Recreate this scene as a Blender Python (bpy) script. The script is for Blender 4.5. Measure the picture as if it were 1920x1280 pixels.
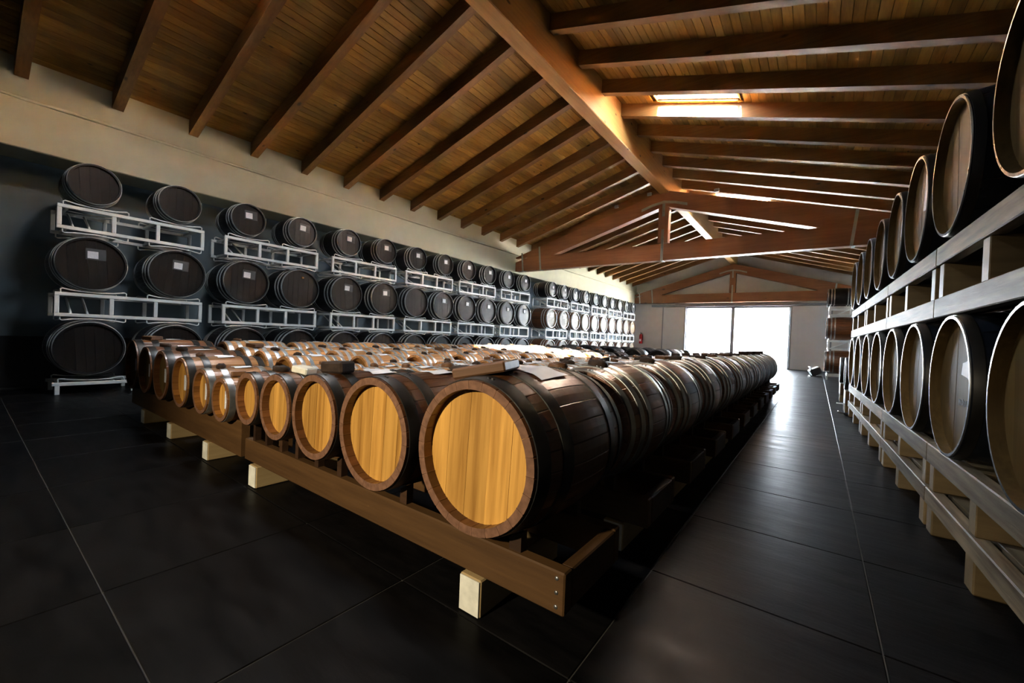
import bpy, bmesh, math, random
from mathutils import Matrix, Vector
random.seed(7)
scene = bpy.context.scene
for o in list(bpy.data.objects):
    bpy.data.objects.remove(o)
COL = scene.collection
PI = math.pi

# ------------------------------------------------------------------ camera
FPX = 772.0
YAW, PITCH, ROLL = math.radians(36.55), math.radians(-0.57), math.radians(-2.35)
def camera():
    cy, sy, cp, sp = math.cos(YAW), math.sin(YAW), math.cos(PITCH), math.sin(PITCH)
    fwd = Vector((-sy*cp, cy*cp, sp))
    right = Vector((cy, sy, 0))
    down = fwd.cross(right)
    r = math.cos(ROLL)*right + math.sin(ROLL)*down
    d = -math.sin(ROLL)*right + math.cos(ROLL)*down
    cam = bpy.data.cameras.new('camera')
    cam.sensor_width = 36.0
    cam.lens = FPX/1920*36.0
    cam.clip_start = 0.02
    cam.clip_end = 200
    o = bpy.data.objects.new('camera', cam)
    COL.objects.link(o)
    m = Matrix.Identity(4)
    for i in range(3):
        m[i][0] = r[i]; m[i][1] = -d[i]; m[i][2] = -fwd[i]
    m[2][3] = 1.0
    o.matrix_world = m
    scene.camera = o
camera()

# ------------------------------------------------------------------ world, light, exposure
SKY = 6.0
w = bpy.data.worlds.new('overcast_sky')
scene.world = w
w.use_nodes = True
bg = w.node_tree.nodes['Background']
bg.inputs[0].default_value = (0.80, 0.90, 1.0, 1)
bg.inputs[1].default_value = SKY
def portal(name, loc, rot, sx, sy):
    l = bpy.data.lights.new(name, 'AREA')
    l.shape = 'RECTANGLE'; l.size = sx; l.size_y = sy
    l.cycles.is_portal = True
    o = bpy.data.objects.new(name, l)
    o.location = loc; o.rotation_euler = rot
    COL.objects.link(o)
def sun(az, elev, energy):
    l = bpy.data.lights.new('sun', 'SUN')
    l.energy = energy; l.angle = math.radians(14.0); l.color = (1.0, 0.93, 0.82)
    o = bpy.data.objects.new('sun', l)
    d = Vector((math.sin(az)*math.cos(elev), math.cos(az)*math.cos(elev), -math.sin(elev)))
    o.rotation_euler = d.to_track_quat('-Z', 'Y').to_euler()
    o.location = (0, -10, 20)
    COL.objects.link(o)
sun(math.radians(-3), math.radians(40), 210.0)
vs = scene.view_settings
vs.view_transform = 'Standard'
vs.look = 'None'
vs.exposure = 3.95
vs.gamma = 1.0
vs.use_curve_mapping = False
scene.cycles.max_bounces = 5
scene.cycles.diffuse_bounces = 3
scene.cycles.glossy_bounces = 2

# ------------------------------------------------------------------ building constants
XR0, XR1 = -3.70, -3.44          # ridge beam faces
XB = -8.60                       # face of the plastered beam on the left wall
XWL, XWR = -9.25, 1.60           # left / right wall
YB, YE = -4.0, 23.8              # back / far wall
SL = 0.295                       # roof slope
ZR = 5.66                        # underside of the rafters at the ridge
RD = 0.25                        # rafter depth
def zraft(x):                    # underside of rafters
    return ZR - SL*max(0.0, (XR0-x) if x < XR0 else (x-XR1))
DOOR = (-5.84, -1.10, 3.02)
SKYL = (-2.66, -1.24, 7.25, 8.0)
SKYL_ADD2 = (-2.66, -1.24, 12.96, 13.72)  # added skylight past the near truss, put in to brighten the far half
SKYL_ADD3 = (-5.20, -4.05, 1.48, 2.26)  # added skylight above the frame, put in to light the cask tops
portal('door_daylight', ((DOOR[0]+DOOR[1])/2, YE+0.22, DOOR[2]/2), (-PI/2, 0, 0), DOOR[1]-DOOR[0], DOOR[2])
for _s in (SKYL, SKYL_ADD2, SKYL_ADD3):
    _xs = (_s[0]+_s[1])/2
    portal('skylight_daylight', (_xs, (_s[2]+_s[3])/2, zraft(_xs)+RD+0.22), (0, math.atan(SL)*(1 if _xs > XR1 else -1), 0), _s[1]-_s[0], _s[3]-_s[2])

# ------------------------------------------------------------------ node helpers
class NT:
    def __init__(s, name):
        s.m = bpy.data.materials.new(name); s.m.use_nodes = True
        s.t = s.m.node_tree; s.t.nodes.clear()
        s.out = s.n('ShaderNodeOutputMaterial')
    def n(s, typ, **kw):
        x = s.t.nodes.new(typ)
        for k, v in kw.items():
            setattr(x, k, v)
        return x
    def l(s, a, b):
        s.t.links.new(a, b)
    def val(s, sock, v):
        if hasattr(v, 'is_output') or isinstance(v, bpy.types.NodeSocket):
            s.l(v, sock)
        else:
            sock.default_value = v
    def math(s, op, a, b=0.0):
        x = s.n('ShaderNodeMath', operation=op)
        s.val(x.inputs[0], a); s.val(x.inputs[1], b)
        return x.outputs[0]
    def vmath(s, op, a, b):
        x = s.n('ShaderNodeVectorMath', operation=op)
        s.val(x.inputs[0], a); s.val(x.inputs[1], b)
        return x.outputs[0]
    def noise(s, vec, scale, detail=4, rough=0.55):
        x = s.n('ShaderNodeTexNoise')
        s.l(vec, x.inputs['Vector']); x.inputs['Scale'].default_value = scale
        x.inputs['Detail'].default_value = detail; x.inputs['Roughness'].default_value = rough
        return x.outputs['Fac']
    def ramp(s, fac, stops):
        x = s.n('ShaderNodeValToRGB'); s.val(x.inputs[0], fac)
        e = x.color_ramp.elements
        while len(e) < len(stops):
            e.new(0.5)
        for i, (p, c) in enumerate(stops):
            e[i].position = p; e[i].color = (*c, 1) if len(c) == 3 else c
        return x.outputs[0]
    def mix(s, fac, a, b, mode='MIX'):
        x = s.n('ShaderNodeMix', data_type='RGBA', blend_type=mode)
        s.val(x.inputs[0], fac)
        for sock, v in ((x.inputs[6], a), (x.inputs[7], b)):
            if isinstance(v, tuple):
                sock.default_value = (*v, 1)
            else:
                s.l(v, sock)
        return x.outputs[2]
    def maprange(s, v, a, b, c, d):
        x = s.n('ShaderNodeMapRange')
        s.val(x.inputs[0], v)
        for i, q in enumerate((a, b, c, d)):
            x.inputs[i+1].default_value = q
        return x.outputs[0]
    def bsdf(s, col, rough=0.5, metal=0.0, spec=0.5, bump=None, bstr=0.3, bdist=0.01):
        b = s.n('ShaderNodeBsdfPrincipled')
        if isinstance(col, tuple):
            b.inputs['Base Color'].default_value = (*col, 1)
        else:
            s.l(col, b.inputs['Base Color'])
        s.val(b.inputs['Roughness'], rough)
        b.inputs['Metallic'].default_value = metal
        b.inputs['Specular IOR Level'].default_value = spec
        if bump is not None:
            k = s.n('ShaderNodeBump'); k.inputs['Strength'].default_value = bstr
            k.inputs['Distance'].default_value = bdist
            s.l(bump, k.inputs['Height']); s.l(k.outputs[0], b.inputs['Normal'])
        s.l(b.outputs[0], s.out.inputs[0])
        return s.m
    def coords(s, jitter=True):
        tc = s.n('ShaderNodeTexCoord').outputs['Object']
        rnd = s.n('ShaderNodeObjectInfo').outputs['Random']
        if jitter:
            v = s.n('ShaderNodeCombineXYZ')
            q = s.math('MULTIPLY', rnd, 37.0)
            for i in range(3):
                s.l(q, v.inputs[i])
            return s.vmath('ADD', tc, v.outputs[0]), tc, rnd
        return tc, tc, rnd

def mul(c, k):
    return tuple(x*k for x in c)

def wood(name, c0, c1, axis='Y', scale=6.0, rough=0.5, spec=0.4, rand=0.35, knots=0.0, bstr=0.15, stretch=0.06, lo=0.32, hi=0.72):
    """grained timber; axis = direction of the grain in object space"""
    s = NT(name)
    v, tc, rnd = s.coords()
    k = {'X': (stretch, 1, 1), 'Y': (1, stretch, 1), 'Z': (1, 1, stretch)}[axis]
    vv = s.vmath('MULTIPLY', v, k)
    g = s.noise(vv, scale*6, 5, 0.6)
    big = s.noise(vv, scale*0.8, 3)
    f = s.math('ADD', s.math('MULTIPLY', g, 0.6), s.math('MULTIPLY', big, 0.5))
    col = s.ramp(f, [(lo, c0), (hi, c1)])
    col = s.mix(1.0, col, s.ramp(rnd, [(0.0, (1-rand,)*3), (1.0, (1+rand*0.4,)*3)]), 'MULTIPLY')
    if knots:
        vo = s.n('ShaderNodeTexVoronoi', feature='F1'); vo.inputs['Scale'].default_value = knots
        vk = s.vmath('MULTIPLY', v, tuple(0.45 if q < 0.5 else 1.0 for q in k))
        s.l(vk, vo.inputs['Vector'])
        kf = s.ramp(vo.outputs['Distance'], [(0.05, (1, 1, 1)), (0.10, (0, 0, 0))])
        col = s.mix(kf, col, mul(c0, 0.25))
    return s.bsdf(col, rough, 0, spec, g, bstr, 0.004)

def stave_wood(name, c0, c1, n, rough=0.45, spec=0.4, rand=0.4, seam=0.35):
    """staves of a cask turned about object Y: every stave has its own tone and a seam beside it"""
    s = NT(name)
    v, tc, rnd = s.coords()
    sep = s.n('ShaderNodeSeparateXYZ'); s.l(tc, sep.inputs[0])
    a = s.math('ARCTAN2', sep.outputs[0], sep.outputs[2])
    a = s.math('MULTIPLY', s.math('ADD', a, PI), n/(2*PI))
    fl = s.math('FLOOR', a)
    fr = s.math('FRACT', a)
    wn = s.n('ShaderNodeTexWhiteNoise', noise_dimensions='1D')
    s.l(s.math('ADD', fl, s.math('MULTIPLY', rnd, 91.0)), wn.inputs['W'])
    vv = s.vmath('MULTIPLY', v, (1, 0.12, 1))
    g = s.noise(vv, 40, 5, 0.6)
    col = s.ramp(g, [(0.3, c0), (0.72, c1)])
    col = s.mix(1.0, col, s.ramp(wn.outputs['Value'], [(0, (1-rand,)*3), (1, (1.1,)*3)]), 'MULTIPLY')
    e = s.math('MINIMUM', fr, s.math('SUBTRACT', 1.0, fr))
    sm = s.ramp(e, [(0.02, (seam,)*3), (0.06, (1, 1, 1))])
    col = s.mix(1.0, col, sm, 'MULTIPLY')
    h = s.math('ADD', s.math('MULTIPLY', g, 0.3), sm)
    rr = s.maprange(g, 0.3, 0.7, rough-0.1, rough+0.12)
    return s.bsdf(col, rr, 0, spec, h, 0.35, 0.003)

def board_wood(name, c0, c1, wbd, rough=0.5, spec=0.4, rand=0.3):
    """round cask head of vertical boards (object X across the boards)"""
    s = NT(name)
    v, tc, rnd = s.coords()
    sep = s.n('ShaderNodeSeparateXYZ'); s.l(tc, sep.inputs[0])
    a = s.math('DIVIDE', s.math('ADD', sep.outputs[0], 10+wbd/2), wbd)
    wn = s.n('ShaderNodeTexWhiteNoise', noise_dimensions='1D')
    s.l(s.math('ADD', s.math('FLOOR', a), s.math('MULTIPLY', rnd, 53.0)), wn.inputs['W'])
    fr = s.math('FRACT', a)
    e = s.math('MINIMUM', fr, s.math('SUBTRACT', 1.0, fr))
    sm = s.ramp(e, [(0.01, (0.3,)*3), (0.035, (1, 1, 1))])
    vv = s.vmath('MULTIPLY', v, (1, 1, 0.07))
    g = s.noise(vv, 55, 5, 0.6)
    col = s.ramp(g, [(0.3, c0), (0.72, c1)])
    col = s.mix(1.0, col, s.ramp(wn.outputs['Value'], [(0, (1-rand,)*3), (1, (1.1,)*3)]), 'MULTIPLY')
    col = s.mix(1.0, col, sm, 'MULTIPLY')
    return s.bsdf(col, rough, 0, spec, g, 0.12, 0.003)

def plain(name, col, rough=0.5, metal=0.0, spec=0.5, var=0.15, scale=8.0, bstr=0.1):
    s = NT(name)
    v, tc, rnd = s.coords()
    g = s.noise(v, scale, 5)
    c = s.ramp(g, [(0.25, mul(col, 1-var)), (0.75, mul(col, 1+var))])
    return s.bsdf(c, s.maprange(g, 0.2, 0.8, max(0.02, rough-0.08), rough+0.08), metal, spec, g, bstr, 0.004)

M = {}
M['plank'] = wood('larch_ceiling_boards', (0.165, 0.080, 0.014), (0.37, 0.198, 0.042), 'Y', 5, 0.55, 0.25, 0.4, knots=5.0, stretch=0.12)
M['rafter'] = wood('stained_rafter', (0.12, 0.051, 0.013), (0.24, 0.112, 0.032), 'X', 5, 0.5, 0.3, 0.2, knots=3.0)
M['ridge'] = wood('stained_ridge_beam', (0.25, 0.115, 0.028), (0.41, 0.205, 0.058), 'Y', 4, 0.5, 0.3, 0.05, knots=3.5)
M['truss'] = wood('laminated_truss_timber', (0.16, 0.062, 0.026), (0.26, 0.11, 0.048), 'X', 5, 0.5, 0.3, 0.1, knots=2.0)
M['truss_z'] = wood('laminated_post_timber', (0.16, 0.062, 0.026), (0.26, 0.11, 0.048), 'Z', 5, 0.5, 0.3, 0.1)
M['strap'] = plain('galvanised_strap', (0.34, 0.36, 0.36), 0.45, 0.8, 0.5, 0.15)
M['rail'] = wood('brown_cradle_timber', (0.055, 0.026, 0.009), (0.125, 0.062, 0.021), 'X', 5, 0.55, 0.3, 0.2, knots=2.5)
M['rail_y'] = wood('brown_cradle_end_timber', (0.045, 0.021, 0.008), (0.11, 0.055, 0.02), 'Y', 5, 0.55, 0.3, 0.2)
M['chock'] = wood('dark_chock_wood', (0.025, 0.012, 0.006), (0.065, 0.03, 0.013), 'X', 6, 0.55, 0.3, 0.4)
M['sleeper'] = wood('pale_sleeper_timber', (0.30, 0.20, 0.085), (0.46, 0.33, 0.16), 'Y', 5, 0.6, 0.3, 0.2)
M['endpaint'] = plain('white_end_grain_paint', (0.72, 0.70, 0.60), 0.6, 0, 0.3, 0.2, 20)
M['pale'] = wood('raw_spruce_rail', (0.07, 0.050, 0.028), (0.25, 0.20, 0.13), 'Y', 5.0, 0.62, 0.15, 0.3, knots=2.6, bstr=0.5, stretch=0.07, lo=0.42, hi=0.68)
M['paleblock'] = wood('raw_spruce_block', (0.12, 0.08, 0.034), (0.23, 0.155, 0.07), 'X', 4, 0.55, 0.4, 0.3)
M['paint'] = plain('white_rack_paint', (0.66, 0.69, 0.68), 0.4, 0, 0.5, 0.06, 12)
M['hoop_black'] = plain('black_iron_hoop', (0.016, 0.014, 0.012), 0.42, 0.35, 0.5, 0.3, 14, 0.2)
M['hoop_grey'] = plain('galvanised_hoop', (0.62, 0.64, 0.66), 0.34, 0.8, 0.5, 0.25, 14, 0.2)
M['hoop_dull'] = plain('dull_steel_hoop', (0.36, 0.36, 0.35), 0.36, 0.85, 0.5, 0.3, 14, 0.2)
M['hoop_wall'] = plain('grey_painted_hoop', (0.58, 0.61, 0.61), 0.34, 0.35, 0.5, 0.25, 14, 0.2)
M['hoop_bright'] = plain('steel_rim_hoop', (0.30, 0.30, 0.30), 0.38, 0.85, 0.5, 0.2, 14)
M['st_dark'] = stave_wood('dark_varnished_staves', (0.055, 0.018, 0.007), (0.15, 0.055, 0.02), 26, 0.36, 0.5, 0.45)
M['st_brown'] = stave_wood('brown_oak_staves', (0.12, 0.042, 0.015), (0.25, 0.10, 0.038), 26, 0.40, 0.45, 0.35)
M['st_orange'] = stave_wood('orange_chestnut_staves', (0.44, 0.185, 0.06), (0.72, 0.39, 0.165), 20, 0.40, 0.4, 0.3)
M['st_black'] = stave_wood('black_painted_staves', (0.006, 0.006, 0.007), (0.013, 0.0125, 0.014), 26, 0.42, 0.3, 0.3, 0.7)
M['st_navy'] = stave_wood('blue_black_painted_staves', (0.004, 0.006, 0.011), (0.008, 0.012, 0.02), 26, 0.34, 0.4, 0.2, 0.8)
M['stave'] = wood('dark_varnished_stave', (0.055, 0.019, 0.007), (0.16, 0.06, 0.021), 'Y', 6, 0.34, 0.5, 0.4, bstr=0.25)
M['stave_b'] = wood('brown_varnished_stave', (0.10, 0.036, 0.012), (0.22, 0.09, 0.033), 'Y', 6, 0.36, 0.5, 0.35, bstr=0.25)
M['stave_o'] = wood('amber_stave', (0.15, 0.06, 0.015), (0.32, 0.14, 0.035), 'Y', 6, 0.4, 0.45, 0.35, bstr=0.25)
M['hb_gold'] = wood('golden_oak_head_board', (0.27, 0.115, 0.018), (0.70, 0.37, 0.085), 'Z', 5, 0.45, 0.3, 0.30, knots=2.2, stretch=0.05, lo=0.38, hi=0.68)
M['hb_brown'] = wood('aged_oak_head_board', (0.065, 0.038, 0.012), (0.14, 0.087, 0.030), 'Z', 7, 0.65, 0.15, 0.3, stretch=0.045)
M['hb_black'] = wood('black_painted_head_board', (0.006, 0.0052, 0.005), (0.013, 0.011, 0.010), 'Z', 7, 0.40, 0.3, 0.2, stretch=0.045)
M['hd_amber'] = board_wood('amber_cask_head', (0.26, 0.11, 0.024), (0.48, 0.23, 0.055), 0.07, 0.45)
M['hd_black'] = board_wood('black_cask_head', (0.007, 0.006, 0.006), (0.015, 0.013, 0.012), 0.1, 0.42, 0.2, 0.2)
M['hd_pale'] = board_wood('pale_oak_cask_head', (0.10, 0.066, 0.030), (0.19, 0.132, 0.068), 0.1, 0.55, 0.25)
M['endgrain'] = plain('raw_stave_end_grain', (0.17, 0.085, 0.05), 0.65, 0, 0.2, 0.35, 40, 0.3)
M['cover'] = wood('weathered_bung_board', (0.06, 0.027, 0.011), (0.17, 0.08, 0.034), 'X', 6, 0.55, 0.3, 0.5)
M['cloth'] = plain('dark_bung_pad', (0.035, 0.022, 0.016), 0.8, 0, 0.2, 0.5, 20, 0.6)
M['peg'] = plain('black_bung', (0.012, 0.012, 0.013), 0.35, 0, 0.5, 0.2)
M['plaster'] = plain('cream_plaster', (0.50, 0.485, 0.36), 0.8, 0, 0.2, 0.06, 3, 0.2)
M['plaster_grey'] = plain('grey_plaster', (0.17, 0.215, 0.245), 0.8, 0, 0.2, 0.06, 3, 0.2)
M['dado'] = plain('dark_wall_base', (0.03, 0.03, 0.032), 0.6, 0, 0.4, 0.2, 4)
M['endwall'] = plain('far_wall_plaster', (0.58, 0.55, 0.52), 0.8, 0, 0.2, 0.06, 3)
M['doorpanel'] = plain('grey_door_panel', (0.52, 0.53, 0.54), 0.55, 0, 0.4, 0.04, 3)
M['frame'] = plain('grey_door_frame', (0.20, 0.21, 0.23), 0.5, 0.2, 0.4, 0.08)
M['dark'] = plain('black_plastic', (0.02, 0.02, 0.022), 0.4, 0, 0.5, 0.2)
M['red'] = plain('red_enamel', (0.52, 0.02, 0.03), 0.35, 0, 0.5, 0.05)
M['white'] = plain('white_plastic', (0.75, 0.75, 0.74), 0.5, 0, 0.4, 0.04)
M['roofdeck'] = plain('roof_deck', (0.02, 0.011, 0.005), 0.9, 0, 0.1, 0.2)
M['concrete'] = plain('outdoor_paving', (0.55, 0.55, 0.53), 0.8, 0, 0.2, 0.1, 2)
M['bracket'] = M['strap']

def paper_mat(name, lines, base=(0.88, 0.88, 0.90)):
    s = NT(name)
    v, tc, rnd = s.coords(False)
    col = base
    n = s.noise(tc, 9, 3)
    c = s.ramp(n, [(0.3, mul(base, 0.9)), (0.7, base)])
    if lines:
        sep = s.n('ShaderNodeSeparateXYZ'); s.l(tc, sep.inputs[0])
        row = s.math('MULTIPLY', sep.outputs[2], lines)
        fr = s.math('FRACT', row)
        on = s.math('LESS_THAN', fr, 0.4)
        wv = s.n('ShaderNodeCombineXYZ'); s.l(s.math('MULTIPLY', sep.outputs[0], 160.0), wv.inputs[0]); s.l(s.math('FLOOR', row), wv.inputs[1])
        nn = s.noise(wv.outputs[0], 1.0, 2)
        f = s.math('MULTIPLY', on, s.math('GREATER_THAN', nn, 0.46))
        c = s.mix(s.math('MULTIPLY', f, 0.6), c, (0.12, 0.12, 0.2))
    return s.bsdf(c, 0.6, 0, 0.3)
M['paper'] = paper_mat('white_paper', 0)
M['paper_print'] = paper_mat('printed_paper', 90)
M['sleeve'] = plain('clear_plastic_sleeve', (0.09, 0.095, 0.10), 0.12, 0, 0.6, 0.2, 6)

def slate():
    s = NT('dark_slate_tile')
    v, tc, rnd = s.coords()
    vv = s.vmath('MULTIPLY', v, (0.35, 1.3, 1))
    g = s.noise(vv, 9, 7, 0.62)
    g2 = s.noise(vv, 2.2, 3)
    col = s.ramp(g, [(0.3, (0.0025, 0.0024, 0.0025)), (0.7, (0.008, 0.0074, 0.0076))])
    col = s.mix(1.0, col, s.ramp(rnd, [(0, (0.8,)*3), (1, (1.15,)*3)]), 'MULTIPLY')
    rr = s.math('ADD', s.maprange(g, 0.3, 0.7, 0.31, 0.43), s.maprange(g2, 0.3, 0.7, -0.02, 0.03))
    return s.bsdf(col, rr, 0, 0.035, g, 0.35, 0.006)
M['slate'] = slate()
M['grout'] = plain('floor_grout', (0.06, 0.056, 0.05), 0.8, 0, 0.2, 0.15)

def glass():
    s = NT('window_glass')
    a = s.n('ShaderNodeBsdfTransparent'); b = s.n('ShaderNodeBsdfGlossy'); b.inputs['Roughness'].default_value = 0.02
    m = s.n('ShaderNodeMixShader'); m.inputs[0].default_value = 0.06
    s.l(a.outputs[0], m.inputs[1]); s.l(b.outputs[0], m.inputs[2]); s.l(m.outputs[0], s.out.inputs[0])
    return s.m
M['glass'] = glass()

# ------------------------------------------------------------------ object helpers
def link(o, parent=None):
    COL.objects.link(o)
    if parent is not None:
        o.parent = parent
    return o
def mk(name, verts, faces, smooth=False):
    me = bpy.data.meshes.new(name)
    me.from_pydata([tuple(v) for v in verts], [], faces)
    if smooth:
        me.polygons.foreach_set('use_smooth', [True]*len(me.polygons))
    me.update()
    return me
def part(name, me, mat, parent=None, loc=(0, 0, 0), rot=(0, 0, 0)):
    key = (me, mat)
    if len(me.materials) == 0:
        me.materials.append(mat)
        if me.name.startswith('cask_stave'):
            me.materials.append(M['endgrain'])
        elif 'lip' in me:
            me.materials.append(M['hb_brown'])
    o = bpy.data.objects.new(name, me)
    if me.materials[0] != mat:
        o.material_slots[0].link = 'OBJECT'
        o.material_slots[0].material = mat
    o.location = loc; o.rotation_euler = rot
    return link(o, parent)
def thing(name, label, cat, loc=(0, 0, 0), rz=0.0, group=None):
    o = bpy.data.objects.new(name, None)
    o.empty_display_size = 0.1
    o.location = loc; o.rotation_euler = (0, 0, rz)
    o['label'] = label; o['category'] = cat
    if group:
        o['group'] = group
    return link(o)
def struct(o):
    o['kind'] = 'structure'
    return o
def sempty(name, loc=(0, 0, 0)):
    o = bpy.data.objects.new(name, None); o.location = loc; o.empty_display_size = 0.1
    return struct(link(o))
_box = {}
def boxm(sx, sy, sz, bev=0.004):
    k = (round(sx, 4), round(sy, 4), round(sz, 4), bev)
    if k in _box:
        return _box[k]
    bm = bmesh.new()
    bmesh.ops.create_cube(bm, size=1.0)
    bmesh.ops.scale(bm, vec=(sx, sy, sz), verts=bm.verts)
    if bev:
        bmesh.ops.bevel(bm, geom=list(bm.edges), offset=min(bev, min(sx, sy, sz)*0.3), segments=1, affect='EDGES')
    me = bpy.data.meshes.new('box'); bm.to_mesh(me); bm.free()
    _box[k] = me
    return me
def box(name, x0, x1, y0, y1, z0, z1, mat, parent=None, bev=0.004, rot=(0, 0, 0)):
    return part(name, boxm(x1-x0, y1-y0, z1-z0, bev), mat, parent, ((x0+x1)/2, (y0+y1)/2, (z0+z1)/2), rot)
def prism(name, poly, axis, a, b):
    """extrude a polygon: axis 'Y': poly of (x,z) from y=a to b ; axis 'X': poly of (y,z)"""
    n = len(poly); vs_ = []
    for t in (a, b):
        for p in poly:
            vs_.append((p[0], t, p[1]) if axis == 'Y' else (t, p[0], p[1]))
    f = [tuple(range(n)), tuple(range(2*n-1, n-1, -1))]
    for i in range(n):
        j = (i+1) % n
        f.append((i, n+i, n+j, j))
    me = mk(name, vs_, f)
    bm = bmesh.new(); bm.from_mesh(me); bmesh.ops.recalc_face_normals(bm, faces=bm.faces); bm.to_mesh(me); bm.free()
    return me
def tube(name, pts, r, seg=6, closed=False):
    V = []; F = []
    pts = [Vector(p) for p in pts]; n = len(pts)
    for i, p in enumerate(pts):
        d = (pts[min(i+1, n-1)]-pts[max(i-1, 0)]).normalized()
        u = d.orthogonal().normalized() if i == 0 else (u - d*u.dot(d)).normalized()
        w_ = d.cross(u)
        for k in range(seg):
            a = 2*PI*k/seg
            V.append(p + u*math.cos(a)*r + w_*math.sin(a)*r)
    for i in range(n-1):
        for k in range(seg):
            k2 = (k+1) % seg
            F.append((i*seg+k, i*seg+k2, (i+1)*seg+k2, (i+1)*seg+k))
    F.append(tuple(range(seg-1, -1, -1))); F.append(tuple((n-1)*seg+k for k in range(seg)))
    return mk(name, V, F, True)
def lathe(name, prof, seg=24, smooth=True, axis='Z'):
    V = []; F = []; n = len(prof)
    for k in range(seg):
        a = 2*PI*k/seg
        for r, z in prof:
            V.append((r*math.cos(a), r*math.sin(a), z) if axis == 'Z' else (r*math.sin(a), z, r*math.cos(a)))
    for k in range(seg):
        k2 = (k+1) % seg
        for i in range(n-1):
            F.append((k*n+i, k2*n+i, k2*n+i+1, k*n+i+1))
    me = mk(name, V, F, smooth)
    bm = bmesh.new(); bm.from_mesh(me); bmesh.ops.remove_doubles(bm, verts=bm.verts, dist=1e-5); bmesh.ops.recalc_face_normals(bm, faces=bm.faces); bm.to_mesh(me); bm.free()
    return me
ORD = ['first', 'second', 'third', 'fourth', 'fifth', 'sixth', 'seventh', 'eighth', 'ninth', 'tenth', 'eleventh', 'twelfth', 'thirteenth', 'fourteenth']

# ------------------------------------------------------------------ the room
def build_floor():
    fl = box('floor', XWL, XWR, YB, YE+0.3, -0.12, -0.004, M['grout'], None, 0)
    struct(fl)
    base = fl.location
    TX, TY, x0, y0, g = 0.765, 0.755, 0.215, 1.09, 0.0045
    me = boxm(TX-g, TY-g, 0.02, 0.0025)
    cells = []
    cy, sy = math.cos(YAW), math.sin(YAW)
    for i in range(-13, 3):
        for j in range(-7, 32):
            cx, cyy = x0+(i+0.5)*TX, y0+(j+0.5)*TY
            if cx < XWL+0.2 or cx > XWR-0.1 or cyy < YB or cyy > YE:
                continue
            depth = -sy*cx + cy*cyy
            lat = cy*cx + sy*cyy
            vis = depth > 0.2 and abs(lat) < depth*1.35+0.8
            under = (-5.5 < cx < -1.1 and 1.9 < cyy < 9.6) or cx < -8.2 or cx > 0.95
            cells.append((0 if (vis and not under) else 1, depth, cx, cyy))
    cells.sort()
    for k, (q, d, cx, cyy) in enumerate(cells[:290]):
        part('tile', me, M['slate'], fl, (cx-base.x, cyy-base.y, -0.01-base.z))
    V = []; F = []
    h = (TX-g)/2; h2 = (TY-g)/2
    for q, d, cx, cyy in cells[290:]:
        b = len(V)
        for z in (-0.02, 0.0):
            for sx_, sy_ in ((-1, -1), (1, -1), (1, 1), (-1, 1)):
                V.append((cx+sx_*h-base.x, cyy+sy_*h2-base.y, z-base.z))
        F += [(b+4, b+5, b+6, b+7), (b, b+1, b+5, b+4), (b+1, b+2, b+6, b+5), (b+2, b+3, b+7, b+6), (b+3, b, b+4, b+7)]
    o = part('tile_field', mk('tile_field', V, F), M['slate'], fl)
    o['kind'] = 'stuff'
build_floor()

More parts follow.
